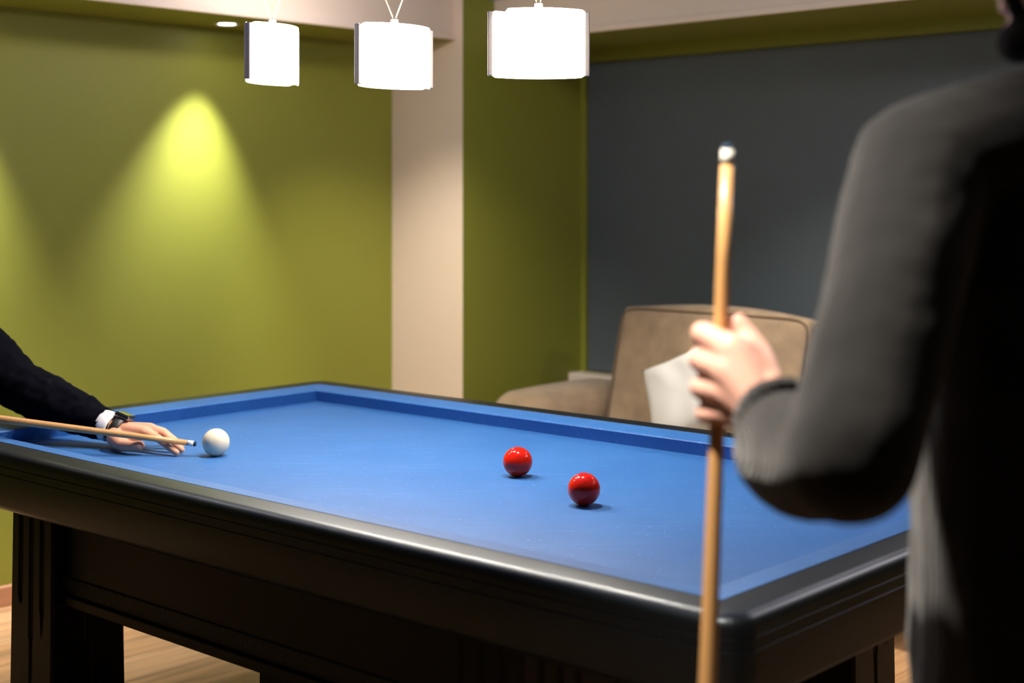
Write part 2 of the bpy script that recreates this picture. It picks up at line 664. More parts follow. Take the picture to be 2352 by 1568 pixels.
def side_path(side, d, rc=0.078, m=6):
    """plan points of one side at outward offset d, mitred at 45 degrees; sides: 0 near,1 right,2 far,3 left"""
    cor = [(0, -1), (2, -1), (2, 0), (0, 0)]
    dirs = [(1, 0), (0, 1), (-1, 0), (0, -1)]
    out = [(0, -1), (1, 0), (0, 1), (-1, 0)]
    c0, c1 = cor[side], cor[(side + 1) % 4]
    o, pv, nx = out[side], out[side - 1], out[(side + 1) % 4]
    pts = []

    def arc(c, other, rev):
        base = min(d, rc)
        cx = c[0] + (o[0] + other[0]) * base
        cy = c[1] + (o[1] + other[1]) * base
        r = max(0, d - rc)
        res = []
        for k in range(m + 1):
            t = math.pi / 4 * k / m
            dx = o[0] * math.cos(t) + other[0] * math.sin(t)
            dy = o[1] * math.cos(t) + other[1] * math.sin(t)
            if r == 0:
                res.append((cx, cy))
            else:
                res.append((cx + dx * r, cy + dy * r))
        return res[::-1] if rev else res
    pts += arc(c0, pv, True)
    pts += arc(c1, nx, False)
    return pts


def sweep(name, side, prof, m, parent, rc=0.078, smooth_ang=True, gap=0.0):
    bm = bmesh.new()
    rows = []
    for d, z in prof:
        rows.append([bm.verts.new(T(a, b, z)) for a, b in side_path(side, d, rc)])
    k = len(prof)
    for i in range(k):
        A, B = rows[i], rows[(i + 1) % k]
        for j in range(len(A) - 1):
            bm.faces.new((A[j], A[j + 1], B[j + 1], B[j]))
    bm.faces.new([r[0] for r in rows])
    bm.faces.new([r[-1] for r in rows][::-1])
    bmesh.ops.remove_doubles(bm, verts=bm.verts, dist=1e-6)
    bmesh.ops.dissolve_degenerate(bm, edges=bm.edges, dist=1e-6)
    o = bm_obj(name, bm, m, parent)
    me = o.data
    for p in me.polygons:
        p.use_smooth = True
    try:
        me.set_sharp_from_angle(angle=math.radians(32))
    except Exception:
        pass
    return o


cush = [(0.019, 0.000), (0.0075, 0.020), (0.0015, 0.0295), (0, 0.0318), (0.0010, 0.0338), (0.004, 0.035), (0.010, 0.036), (0.035, 0.0393), (DC - 0.001, 0.0418), (DC - 0.001, 0.0)]
rail = [(DC, 0.0), (DC, 0.0405), (DC + 0.002, 0.042), (0.108, 0.0425), (0.114, 0.0418), (0.120, 0.0390), (0.1250, 0.0345), (0.1275, 0.0285), (0.128, 0.022),
        (0.128, 0.0135), (0.1262, 0.0125), (0.128, 0.0115), (0.128, -0.0035), (0.1262, -0.0045), (0.128, -0.0055),
        (0.128, -0.0690), (0.1255, -0.0745), (0.1205, -0.0795), (0.114, -0.083), (0.06, -0.083)]
for s in range(4):
    sweep('cushion', s, cush, M_cloth, tb, rc=1.0)
    sweep('rail', s, rail, M_wood, tb)
bm = bmesh.new()                # playing surface
box_bm(bm, T, -0.056, 2.056, -1.056, 0.056, -0.03, 0.0)
bed = bm_obj('bed', bm, M_cloth, tb)
box('under_frame', T, -0.05, 2.05, -1.05, 0.05, -0.075, -0.031, M_under, tb)

# legs with three round-ended flutes on each face
ZL0, ZL1 = -BED, -0.075


def leg_bm(a0, a1, b0, b1, flutes=True):
    """tapered post, flared slightly at the foot, with recessed flutes on every face"""
    bm = bmesh.new()
    ca, cb = (a0 + a1) / 2, (b0 + b1) / 2
    ha, hb = (a1 - a0) / 2, (b1 - b0) / 2

    def P(x, y, z):           # x,y in -1..1
        t = (z - ZL1) / (ZL0 - ZL1)
        k = 1 + 0.10 * t
        return T(ca + x * ha * k, cb + y * hb * k, z)
    ch = 0.06
    # columns across one face: flute positions
    centres, wf = (-0.52, 0.0, 0.52), 0.125
    ends = (-0.265, -0.345, -0.285)
    faces = [((-1, -1), (1, -1)), ((1, -1), (1, 1)), ((1, 1), (-1, 1)), ((-1, 1), (-1, -1))]
    cache = {}

    def V(p):
        key = tuple(round(c, 5) for c in p)
        if key not in cache:
            cache[key] = bm.verts.new(p)
        return cache[key]
    zs = [ZL1, -0.10, -0.262, -0.2635, -0.267, -0.272, -0.282, -0.2835, -0.287, -0.292, -0.342, -0.3435, -0.347, -0.352, -0.6, ZL0 + 0.06, ZL0]
    xs = [-1 + ch]
    for c in centres:
        xs += [c - wf, c - wf * 0.75, c - wf * 0.4, c, c + wf * 0.4, c + wf * 0.75, c + wf]
    xs += [1 - ch]

    def depth(x, z):
        for c, e_ in zip(centres, ends):
            if abs(x - c) < wf:
                u = (x - c) / wf
                tip = e_ - 0.010 + 0.010 * (1 - math.sqrt(max(0, 1 - u * u)))
                if z > tip and z < -0.10 + 1e-6:
                    return 0.06 * math.sqrt(max(0, 1 - u * u))
        return 0.0
    for (p0, p1) in faces:
        ox, oy = (p0[0] + p1[0]) / 2, (p0[1] + p1[1]) / 2
        grid = []
        for z in zs:
            row = []
            for x in xs:
                px = ox + (p1[0] - p0[0]) / 2 * x
                py = oy + (p1[1] - p0[1]) / 2 * x
                dd = depth(x, z)
                row.append(V(P(px - ox * dd, py - oy * dd, z)))
            grid.append(row)
        for i in range(len(zs) - 1):
            for j in range(len(xs) - 1):
                bm.faces.new((grid[i][j], grid[i][j + 1], grid[i + 1][j + 1], grid[i + 1][j]))
    # chamfers
    for (cx, cy) in ((-1, -1), (1, -1), (1, 1), (-1, 1)):
        A = [V(P(cx * (1 - ch), cy, z)) for z in zs]
        B = [V(P(cx, cy * (1 - ch), z)) for z in zs]
        for i in range(len(zs) - 1):
            bm.faces.new((A[i], B[i], B[i + 1], A[i + 1]))
    for z in (ZL0, ZL1):
        ring = []
        for (cx, cy, s) in ((-1, -1, 0), (1, -1, 1), (1, 1, 0), (-1, 1, 1)):
            A, B = V(P(cx * (1 - ch), cy, z)), V(P(cx, cy * (1 - ch), z))
            ring += [B, A] if s == 0 else [A, B]
        try:
            bm.faces.new(ring)
        except ValueError:
            pass
    return bm


for (a0, a1) in ((0.272, 0.432), (1.568, 1.728)):
    for (b0, b1) in ((-1.087, -0.918), (-0.082, 0.087)):
        o = bm_obj('leg', leg_bm(a0, a1, b0, b1), M_under, tb)
for (b0, b1) in ((-0.92, -0.75), (-0.25, -0.08)):
    o = bm_obj('leg', leg_bm(0.905, 1.095, b0, b1), M_under, tb)
# deep lower beams between the legs
ZB = -0.267
for (fa0, fa1, fb0, fb1, ax, s) in ((0.42, 1.58, -1.06, -1.03, 'a', -1), (0.42, 1.58, 0.03, 0.06, 'a', 1), (0.295, 0.325, -0.93, -0.07, 'b', -1), (1.675, 1.705, -0.93, -0.07, 'b', 1)):
    bmo = box('beam', T, fa0, fa1, fb0, fb1, ZB + 0.02, -0.076, M_under, tb, 0.002, 1)
    if ax == 'a':
        q0, q1 = (fb0 - 0.004, fb0 + 0.006) if s < 0 else (fb1 - 0.006, fb1 + 0.004)
        box('bead_moulding', T, fa0, fa1, q0, q1, ZB + 0.030, ZB + 0.060, M_bead, bmo, 0.003)
        q0, q1 = (fb0 - 0.008, fb1) if s < 0 else (fb0, fb1 + 0.008)
        box('bottom_lip', T, fa0, fa1, q0, q1, ZB, ZB + 0.022, M_under, bmo, 0.003)
    else:
        q0, q1 = (fa0 - 0.004, fa0 + 0.006) if s < 0 else (fa1 - 0.006, fa1 + 0.004)
        box('bead_moulding', T, q0, q1, fb0, fb1, ZB + 0.030, ZB + 0.060, M_bead, bmo, 0.003)
        q0, q1 = (fa0 - 0.008, fa1) if s < 0 else (fa0, fa1 + 0.008)
        box('bottom_lip', T, q0, q1, fb0, fb1, ZB, ZB + 0.022, M_under, bmo, 0.003)

# ------------------------------------------------------------------ balls
BR = 0.03075


def ball(name, x, y, m, label):
    bm = bmesh.new()
    bmesh.ops.create_uvsphere(bm, u_segments=64, v_segments=32, radius=BR)
    o = bm_obj(name, bm, m, None, True)
    o.location = (x, y, BED + BR)
    return tag(o, label, 'ball')


ball('billiard_ball', -0.6656, 3.2544, M_white_ball, 'ivory white billiard ball in front of the bridged cue tip')
r1 = ball('billiard_ball', 0.0118, 3.0156, M_red_ball, 'glossy red billiard ball farther from the near rail')
r2 = ball('billiard_ball', 0.1360, 2.7330, M_red_ball, 'glossy red billiard ball closer to the upright cue and near rail')


# ------------------------------------------------------------------ cues
def cue(p_tip, direction, label, length=1.40, r_tip=0.0062, r_butt=0.0145):
    d = Vector(direction).normalized()
    c = root('billiard_cue', Vector(p_tip) + d * length, label, 'cue')
    rr = lambda t: r_tip + (r_butt - r_tip) * (t / length) ** 1.05
    P = lambda t: Vector(p_tip) + d * t
    tube('tip', [P(0.0), P(0.0006), P(0.0020), P(0.0055)], [0.0030, 0.0045, 0.0056, 0.0060], M_tip, c, 24)
    tube('ferrule', [P(0.0055), P(0.021)], [rr(0.0055), rr(0.021)], M_ferrule, c, 24)
    ts = [0.021 + (0.80 - 0.021) * k / 8 for k in range(9)]
    tube('shaft', [P(t) for t in ts], [rr(t) for t in ts], M_shaft, c, 24)
    tube('joint_ring', [P(0.80), P(0.815)], [rr(0.80) + 0.0003] * 2, M_ferrule, c, 24)
    ts = [0.815, 1.0, 1.2, length - 0.02]
    tube('butt', [P(t) for t in ts], [rr(t) for t in ts], M_shaft, c, 24)
    tube('bumper', [P(length - 0.02), P(length - 0.004), P(length)], [rr(length), rr(length), 0.010], M_buttwrap, c, 24)
    return c


tipA = Vector((-0.7095, 3.2535, BED + 0.0270))
backA = at(0, 962, 3.272)
dA = (backA - tipA).normalized()
cue(tipA, dA, 'pale wooden cue held level on a bridge hand behind the white ball')
DQ = 1.46
topB = at(1671, 331, DQ)
botB = at(1625, 1568, DQ)
dB = (botB - topB).normalized()
lenB = (topB.z - 0.001) / -dB.z
cue(topB, dB, 'pale wooden cue standing upright in the hand of the person in charcoal sweater', lenB, 0.0062, 0.0142)


# ------------------------------------------------------------------ pendant lamps
def pendant(u, v, d, yaw, label, notch=False):
    c = at(u, v, d)
    H, A, B = 0.134, 0.100, 0.045
    RA = (A * A + B * B) / (2 * B)
    lamp = root('pendant_lamp', c + Vector((0, 0, H / 2)), label, 'lamp', 'pendant lamps over the billiard table')
    ax = Vector((math.cos(yaw), math.sin(yaw), 0))
    ay = Vector((-math.sin(yaw), math.cos(yaw), 0))

    def Q(x, y, z):
        return c + ax * x + ay * y + Vector((0, 0, z))
    xe = A - 0.006
    for s in (-1, 1):           # two curved diffuser panes
        bm = bmesh.new()
        n = 24
        rows = []
        for k in range(n + 1):
            t = -1 + 2 * k / n
            x = xe * t
            y = s * max(0.005, math.sqrt(RA * RA - x * x) - (RA - B))
            zt = H / 2
            zb = -H / 2
            if k in (0, n):
                zt -= 0.004
                zb += 0.004
            if notch and s < 0 and t < -0.72:
                zt -= 0.010
            rows.append((bm.verts.new(Q(x, y, zb)), bm.verts.new(Q(x, y, zt)), bm.verts.new(Q(x, y - s * 0.002, zt)), bm.verts.new(Q(x, y - s * 0.002, zb))))
        for a, b in zip(rows, rows[1:]):
            for q in range(4):
                bm.faces.new((a[q], a[(q + 1) % 4], b[(q + 1) % 4], b[q]))
        bm.faces.new(rows[0])
        bm.faces.new(rows[-1][::-1])
        bm_obj('diffuser', bm, M_diff, lamp, True)
    for s in (-1, 1):           # folded metal end strips
        bm = bmesh.new()
        x0, x1 = sorted((s * (A - 0.011), s * (A + 0.002)))
        box_bm(bm, Q, x0, x1, -0.0075, 0.0075, -H / 2 + 0.003, H / 2 - 0.003, 0.0015)
        bm_obj('end_strip', bm, M_metal, lamp)
    box('top_bar', Q, -A + 0.012, A - 0.012, -0.006, 0.006, H / 2 - 0.012, H / 2 - 0.008, M_metal, lamp)
    lathe('collar', [(0, -0.011), (0.0085, -0.011), (0.0085, 0.011), (0.0070, 0.0135), (0, 0.0135)], Matrix.Translation(Q(0, 0, H / 2 + 0.001)), M_collar, lamp, 20)
    tp = Q(0, 0, H / 2 + 0.012)
    te3 = Vector((te.x, te.y, 0))
    for s in (-1, 1):
        up = ZU - tp.z
        tube('cable', [tp + te3 * s * 0.0015, tp + te3 * s * up * 0.56 + Vector((0, 0, up))], 0.0013, M_cable, lamp, 8)
    bulb = lathe('bulb', [(0, -0.022), (0.010, -0.016), (0.012, -0.004), (0.009, 0.010), (0.006, 0.022), (0, 0.024)], Matrix.Translation(Q(0, 0, -0.012)), M_bulb, lamp, 16)
    ld = bpy.data.lights.new('bulb_light', 'POINT')
    ld.energy = W_BULB
    ld.color = (1.0, 0.88, 0.74)
    ld.shadow_soft_size = 0.012
    lo = bpy.data.objects.new('bulb_light', ld)
    C.objects.link(lo)
    lo.parent = lamp
    lo.matrix_parent_inverse = lamp.matrix_basis.inverted()
    lo.location = Q(0, 0, -0.040)
    return lamp


pendant(626, 125, 3.37, math.radians(65), 'lit pendant lamp seen nearly edge-on, farthest from the pillar')
pendant(906, 130, 3.14, math.radians(42), 'lit pendant lamp hanging in the middle of the three')
pendant(1237, 100.5, 2.893, math.radians(3), 'lit pendant lamp seen full width with both metal end strips showing', True)


# ------------------------------------------------------------------ recessed downlights
def downlight(e, n, tilt_e, watts, label, size=62, group='recessed downlights', blend=0.9, col=(1.0, 0.93, 0.80), zz=None, tilt_n=0.0, soft=0.025):
    zz = ZS if zz is None else zz
    o = root('downlight', R(e, n, zz), label, 'light', group)
    M = Matrix.Translation(R(e, n, zz))
    lathe('trim_ring', [(0.030, -0.0005), (0.046, -0.0005), (0.047, -0.003), (0.043, -0.006), (0.032, -0.004), (0.030, -0.0005)], M, M_screw, o, 28)
    lathe('lens', [(0, -0.0030), (0.020, -0.0036), (0.031, -0.0022)], M, M_spotlens, o, 24)
    ld = bpy.data.lights.new('spot_light', 'SPOT')
    ld.energy = watts
    ld.color = col
    ld.spot_size = math.radians(size)
    ld.spot_blend = blend
    ld.shadow_soft_size = soft
    lo = bpy.data.objects.new('spot_light', ld)
    C.objects.link(lo)
    lo.parent = o
    lo.matrix_parent_inverse = o.matrix_basis.inverted()
    lo.location = R(e, n, zz - 0.012)
    dv = (R(e + tilt_e, n + tilt_n, zz - 1) - R(e, n, zz))
    lo.rotation_euler = dv.to_track_quat('-Z', 'Y').to_euler()
    return o


downlight(-4.385, 3.10, -0.02, W_SPOT, 'round recessed downlight glowing in the green soffit over the wall', 66, blend=1.0, tilt_n=-0.09, col=(1.0, 0.98, 1.0))
downlight(-4.385, 2.12, -0.02, W_SPOT, 'recessed downlight in the soffit beside the left edge of the picture', 66, blend=1.0, tilt_n=-0.09, col=(1.0, 0.98, 1.0))
downlight(-4.385, 1.14, -0.02, W_SPOT, 'recessed downlight in the soffit outside the picture, third along the green wall', 66, blend=1.0, tilt_n=-0.09, col=(1.0, 0.98, 1.0))
for k, (e_, n_) in enumerate(((-0.05, 3.35), (-0.05, 1.85), (0.55, -0.3))):
    downlight(e_, n_, 0.0, W_ROOM, ['recessed downlight in the border behind the person, nearest the alcove', 'recessed downlight in the border above the person holding the upright cue', 'recessed downlight in the border behind the photographer'][k], 80, 'recessed downlights', 1.0)

for (e_, n_, k_, g_, sz, te_, tn_, t_) in (
        (-2.75, 3.85, 2.2, 0.0, 76, 0, 0.26, 'recessed downlight in the blue ceiling in front of the sofa, nearest the pillar'),
        (-1.70, 3.85, 2.0, 0.7, 76, 0, 0.22, 'recessed downlight in the blue ceiling in front of the sofa, second from the pillar'),
        (-0.75, 3.85, 0.4, 2.6, 88, 0, 0, 'recessed downlight in the blue ceiling in front of the alcove, third from the pillar'),
        (-3.72, 3.05, 2.5, 1.0, 64, -0.32, 0.55, 'recessed downlight in the blue ceiling along the green wall, nearest the pillar'),
        (-3.58, 1.55, 1.3, 0.8, 70, -0.65, 0.1, 'recessed downlight in the blue ceiling along the green wall, over the player'),
        (-0.971, 0.802, 3.4, 0.0, 54, 0.137, 0.378, 'recessed downlight in the blue ceiling over the hand with the upright cue')):
    o = downlight(e_, n_, te_, W_CEIL * k_, t_, sz, 'recessed downlights', 1.0, (1.0, 0.89, 0.76), ZU, tn_, 0.045)
    if g_ > 0.0:
        ld = bpy.data.lights.new('border_fill', 'POINT')  # added fill under the fixture, lifts the cream border faces; no lens behind it
        ld.energy = W_FILL * g_
        ld.color = (1.0, 0.86, 0.76)
        ld.shadow_soft_size = 0.03
        lo = bpy.data.objects.new('border_fill', ld)
        C.objects.link(lo)
        lo.parent = o
        lo.matrix_parent_inverse = o.matrix_basis.inverted()
        lo.location = R(e_, n_, ZU - 0.045)

# ------------------------------------------------------------------ sofa and cushion
so = root('sofa', R(-2.85, 4.35, 0), 'taupe suede sofa with loose back cushions under the grey blind', 'sofa')
S0, S1 = -3.97, -1.58


def RM(e, n, z, tilt=0.0, yaw=0.0, roll=0.0):
    return Matrix.Translation(R(e, n, z)) @ Matrix.Rotation(RROT + yaw, 4, 'Z') @ Matrix.Rotation(tilt, 4, 'X') @ Matrix.Rotation(roll, 4, 'Y')


soft_box('base', RM((S0 + S1) / 2, 4.34, 0.20), (S1 - S0 - 0.04, 0.60, 0.24), 0.03, 0.0, M_sofa, so)
for s, ec in ((-1, S0 + 0.15), (1, S1 - 0.15)):
    soft_box('arm', RM(ec, 4.335, 0.335, 0.012), (0.30, 0.64, 0.535), 0.085, 0.012, M_sofa, so, 14)
soft_box('back', RM((S0 + S1) / 2, 4.60, 0.385), (S1 - S0 - 0.60, 0.13, 0.50), 0.05, 0.0, M_sofa, so)
for k in range(2):
    e0 = S0 + 0.32 + k * 0.865
    soft_box('seat_cushion', RM(e0 + 0.43, 4.23, 0.375), (0.855, 0.58, 0.15), 0.045, 0.014, M_sofa, so, 12)
for k in range(2):
    e0 = S0 + 0.350 + k * 0.868
    Mb = RM(e0 + 0.43, 4.455, 0.668, math.radians(-13))
    bc = soft_box('back_cushion', Mb, (0.852, 0.17, 0.50), 0.026, 0.036, M_sofa, so, 14)
    bm = bmesh.new()            # piping around the front panel
    pts = []
    for q in range(49):
        t = 2 * math.pi * q / 48
        ct, st = math.cos(t), math.sin(t)
        k_ = 0.16
        x = math.copysign(abs(ct) ** k_, ct) * 0.424
        z = math.copysign(abs(st) ** k_, st) * 0.243
        pts.append(Mb @ Vector((x, -0.083, z)))
    tube_bm(bm, pts, 0.0045, 8, False)
    bm_obj('piping', bm, M_dark, bc, True)
for (e_, n_) in ((S0 + 0.1, 4.10), (S1 - 0.1, 4.10), (S0 + 0.1, 4.56), (S1 - 0.1, 4.56)):
    tube('foot', [R(e_, n_, 0.001), R(e_, n_, 0.09)], [0.018, 0.026], M_wood, so, 12)


def pillow(name, M, w_, h_, t_, m, label):
    bm = bmesh.new()
    n = 22
    P = {}
    for s in (-1, 1):
        for i in range(n + 1):
            for j in range(n + 1):
                x, y = -1 + 2 * i / n, -1 + 2 * j / n
                edge = i in (0, n) or j in (0, n)
                if edge and s == 1:
                    P[s, i, j] = P[-1, i, j]
                    continue
                px = x * (1 - 0.10 * (1 - y * y) * abs(x) ** 3)
                py = y * (1 - 0.10 * (1 - x * x) * abs(y) ** 3)
                th = ((1 - x ** 4) * (1 - y ** 4)) ** 0.55
                wr = 0.012 * math.sin(9 * x + 5 * y * y) * (1 - (x * x)) * abs(y) * (1 - y * y)
                P[s, i, j] = bm.verts.new(M @ Vector((px * w_ / 2, s * th * t_ / 2 + wr, py * h_ / 2)))
    for s in (-1, 1):
        for i in range(n):
            for j in range(n):
                f = [P[s, i, j], P[s, i + 1, j], P[s, i + 1, j + 1], P[s, i, j + 1]]
                bm.faces.new(f if s == -1 else f[::-1])
    o = bm_obj(name, bm, m, None, True)
    return tag(o, label, 'cushion')


pillow('cushion', RM(-3.110, 4.175, 0.644, math.radians(-22), 0, math.radians(-26)), 0.345, 0.345, 0.13, M_cushion, 'off-white square cushion tilted against the back of the taupe sofa')

# ------------------------------------------------------------------ people


def face(F, c, f, u, skin_parts=True):
    """adds skull, jaw, nose, lips, ears to F; returns local placing function"""
    f = Vector(f).normalized()
    u = (Vector(u) - f * Vector(u).dot(f)).normalized()
    l = u.cross(f)
    M = Matrix((f, l, u)).transposed().to_4x4()
    M.translation = Vector(c)
    P = lambda a, b, h: M @ Vector((a, b, h))
    F.ell(P(-0.012, 0, 0.030), (0.096, 0.076, 0.092), M)
    F.ell(P(0.020, 0, -0.020), (0.070, 0.066, 0.085), M)
    F.ell(P(0.032, 0, -0.070), (0.054, 0.050, 0.046), M)
    F.ell(P(0.068, 0, -0.096), (0.024, 0.026, 0.020), M)
    F.limb((P(0.078, 0, 0.012), 0.009), (P(0.100, 0, -0.022), 0.012), (P(0.088, 0, -0.034), 0.011))
    F.ell(P(0.084, 0, -0.056), (0.011, 0.024, 0.007), M)
    F.ell(P(0.081, 0, -0.068), (0.011, 0.021, 0.008), M)
    F.limb((P(0.078, 0.034, 0.022), 0.010), (P(0.084, 0, 0.020), 0.009), (P(0.078, -0.034, 0.022), 0.010))
    for s in (-1, 1):
        F.ell(P(-0.008, s * 0.078, -0.006), (0.018, 0.008, 0.030), M)
    return P, M


def eyes(P, M, parent):
    for s in (-1, 1):
        bm = bmesh.new()
        bmesh.ops.create_uvsphere(bm, u_segments=16, v_segments=10, radius=0.0125, matrix=Matrix.Translation(P(0.073, s * 0.032, 0.004)))
        e_ = bm_obj('eye', bm, M_eye, parent, True)
        bm = bmesh.new()
        bmesh.ops.create_uvsphere(bm, u_segments=12, v_segments=8, radius=0.006, matrix=Matrix.Translation(P(0.081, s * 0.032, 0.004)))
        bm_obj('iris', bm, M_iris, e_, True)


def hair(P, M, parent, beard=False):
    F = Flesh()
    F.ell(P(-0.022, 0, 0.046), (0.096, 0.083, 0.090), M)
    F.ell(P(-0.045, 0, -0.010), (0.062, 0.074, 0.070), M)
    F.build('hair', M_hair, parent, 0.005, 2)
    if beard:
        F = Flesh()
        prev = None
        ch = []
        for s in (-1, 1):
            F.limb((P(0.000, s * 0.072, -0.030), 0.010), (P(0.016, s * 0.062, -0.066), 0.014), (P(0.045, s * 0.044, -0.088), 0.018), (P(0.070, s * 0.018, -0.100), 0.020), (P(0.074, 0, -0.102), 0.021))
            F.limb((P(0.088, 0, -0.047), 0.006), (P(0.083, s * 0.022, -0.052), 0.006), (P(0.072, s * 0.030, -0.075), 0.010))
        F.build('beard', M_hair, parent, 0.004, 2)


def ribbed_cuff(name, p0, p1, r0, r1, m, parent, ribs=26, amp=0.0016):
    p0, p1 = Vector(p0), Vector(p1)
    M = frame_at(p0, p1 - p0)
    L = (p1 - p0).length
    bm = bmesh.new()
    seg = ribs * 4
    rows = []
    prof = [(r0 - 0.006, 0.0), (r0 - 0.002, -0.002), (r0, 0.004), ((r0 + r1) / 2 + 0.001, L / 2), (r1, L - 0.003), (r1 - 0.004, L)]
    for r, z in prof:
        rows.append([bm.verts.new(M @ Vector(((r + amp * math.cos(ribs * 2 * math.pi * k / seg)) * math.cos(2 * math.pi * k / seg), (r + amp * math.cos(ribs * 2 * math.pi * k / seg)) * math.sin(2 * math.pi * k / seg), z))) for k in range(seg)])
    for A, B in zip(rows, rows[1:]):
        for k in range(seg):
            bm.faces.new((A[k], A[(k + 1) % seg], B[(k + 1) % seg], B[k]))
    return bm_obj(name, bm, m, parent, True)


# --- person holding the upright cue, seen from behind
pA = root('person', (0.58, 1.40, 0), 'person in charcoal knit sweater standing with back turned, gripping an upright cue', 'person')
SL = at(2118, 375, 1.33)
EL = at(1958, 1052, 1.19)
WL = at(1752, 955, 1.405)
SR = Vector((0.765, 1.38, 1.39))
ER = Vector((0.87, 1.36, 1.10))
WR = Vector((0.84, 1.50, 0.885))
NB = Vector((0.572, 1.355, 1.435))
HC = Vector((0.556, 1.372, 1.612))
F = Flesh()
lookA = Vector((-0.93, 0.36, -0.02))
PA, MA = face(F, HC, lookA, (0, 0, 1))
F.limb((NB, 0.062), (HC + Vector((0.012, -0.004, -0.06)), 0.056))
F.limb((SL, 0.045), (NB + Vector((0, 0, -0.03)), 0.052), (SR, 0.045))
F.limb((Vector((0.58, 1.385, 1.33)), 0.070), (Vector((0.58, 1.385, 1.10)), 0.075), (Vector((0.58, 1.385, 0.93)), 0.080))
F.limb((SL, 0.045), (EL, 0.035), (WL, 0.026))
F.limb((SR, 0.045), (ER, 0.035), (WR, 0.026))
for s in (-1, 1):
    F.limb((Vector((0.58 + s * 0.08, 1.385, 0.90)), 0.075), (Vector((0.58 + s * 0.10, 1.37, 0.48)), 0.050), (Vector((0.58 + s * 0.11, 1.40, 0.09)), 0.036), (Vector((0.58 + s * 0.11 - 0.02, 1.50, 0.045)), 0.030))
# left hand closed on the cue
cq = lambda v: topB + dB * ((v - 331) / (1568 - 331) * (botB - topB).length)
mcp = [at(1676, 800, 1.428), at(1670, 850, 1.422), at(1674, 900, 1.424), at(1684, 948, 1.430)]
pip = [at(1613, 766, 1.455), at(1606, 826, 1.455), at(1609, 890, 1.456), at(1620, 950, 1.457)]
dip = [at(1624, 764, 1.482), at(1616, 824, 1.484), at(1618, 888, 1.484), at(1626, 948, 1.482)]
tip_ = [at(1664, 772, 1.487), at(1664, 832, 1.489), at(1662, 894, 1.488), at(1660, 952, 1.484)]
rad = [(0.0142, 0.0126, 0.0112, 0.0095), (0.0142, 0.0124, 0.0112, 0.0095), (0.0138, 0.0120, 0.0108, 0.0092), (0.0130, 0.0112, 0.0100, 0.0088)]
for k in range(4):
    F.limb((WL.lerp(mcp[k], 0.12), 0.021), (mcp[k], rad[k][0] + 0.003))
    F.limb((mcp[k], rad[k][0]), (pip[k], rad[k][1]), (dip[k], rad[k][2]), (tip_[k], rad[k][3]))
for k in range(3):
    F.limb((mcp[k], 0.012), (mcp[k + 1], 0.012))
tcm = at(1757, 880, 1.435)
tmc = at(1742, 815, 1.452)
tip1 = at(1712, 768, 1.462)
tip2 = at(1692, 737, 1.465)
F.limb((WL, 0.024), (tcm, 0.019), (tmc, 0.0145), (tip1, 0.0118), (tip2, 0.0100))
F.limb((tcm, 0.018), (mcp[0].lerp(tmc, 0.5), 0.017), (mcp[0], 0.014))
# right hand hanging relaxed
hd = Vector((-0.02, 0.03, -1)).normalized()
for k in range(4):
    b0 = WR + hd * 0.085 + Vector((0.0, (k - 1.5) * 0.020, 0))
    F.limb((WR, 0.022), (b0, 0.0125))
    F.limb((b0, 0.0105), (b0 + hd * 0.04 + Vector((-0.008, 0, 0)), 0.0095), (b0 + hd * 0.065 + Vector((-0.022, 0, 0)), 0.0085), (b0 + hd * (0.078 - 0.006 * abs(k - 1)) + Vector((-0.036, 0, 0)), 0.0075))
F.limb((WR, 0.022), (WR + Vector((-0.012, 0.040, -0.04)), 0.014), (WR + Vector((-0.022, 0.052, -0.075)), 0.0105), (WR + Vector((-0.030, 0.050, -0.100)), 0.0085))
F.build('body', M_skin2, pA, 0.0032, 4)
eyes(PA, MA, pA)
hair(PA, MA, pA, True)
# sweater
F = Flesh()
mid = SL.lerp(EL, 0.5)
F.limb((SL, 0.064), (mid, 0.060), (EL, 0.056))
wl2 = EL.lerp(WL, 0.80)
F.limb((EL, 0.056), (EL.lerp(WL, 0.35) + Vector((-0.004, 0, -0.012)), 0.058), (EL.lerp(WL, 0.62) + Vector((-0.004, 0, -0.018)), 0.054), (wl2 + Vector((0, 0, -0.006)), 0.040))
F.limb((SR, 0.064), (SR.lerp(ER, 0.5), 0.062), (ER, 0.058), (ER.lerp(WR, 0.5), 0.052), (ER.lerp(WR, 0.88), 0.042))
F.limb((SL, 0.064), (SL.lerp(NB, 0.55) + Vector((0, 0, 0.004)), 0.062), (NB + Vector((0, 0, -0.005)), 0.072), (SR.lerp(NB, 0.55), 0.062), (SR, 0.064))
for sx in (-1, 1):
    for sy, ox in ((-0.040, 0.121), (0.0, 0.117), (0.040, 0.106)):
        F.limb((Vector((0.580 + sx * (ox - 0.012), 1.385 + sy, 1.30)), 0.084), (Vector((0.584 + sx * ox, 1.385 + sy, 1.10)), 0.084), (Vector((0.586 + sx * (ox + 0.004), 1.385 + sy, 0.83)), 0.084))
for ox in (-0.06, 0.0, 0.06):
    for sy in (-0.042, 0.042):
        F.limb((Vector((0.583 + ox, 1.385 + sy, 1.30)), 0.084), (Vector((0.583 + ox, 1.385 + sy, 0.83)), 0.084))
F.ell((0.578, 1.368, 1.365), (0.15, 0.095, 0.095))
F.ell((0.44, 1.36, 1.33), (0.085, 0.08, 0.09))
F.ell((0.70, 1.38, 1.33), (0.085, 0.08, 0.09))
sw = F.build('sweater', M_knit, pA, 0.007, 6, (0.09, 0.011))
fd = (WL - EL).normalized()
ribbed_cuff('cuff', WL - fd * 0.010, WL - fd * 0.068, 0.034, 0.046, M_knit, pA)
fr = (WR - ER).normalized()
ribbed_cuff('cuff', WR + fr * 0.004, WR - fr * 0.05, 0.036, 0.044, M_knit, pA)
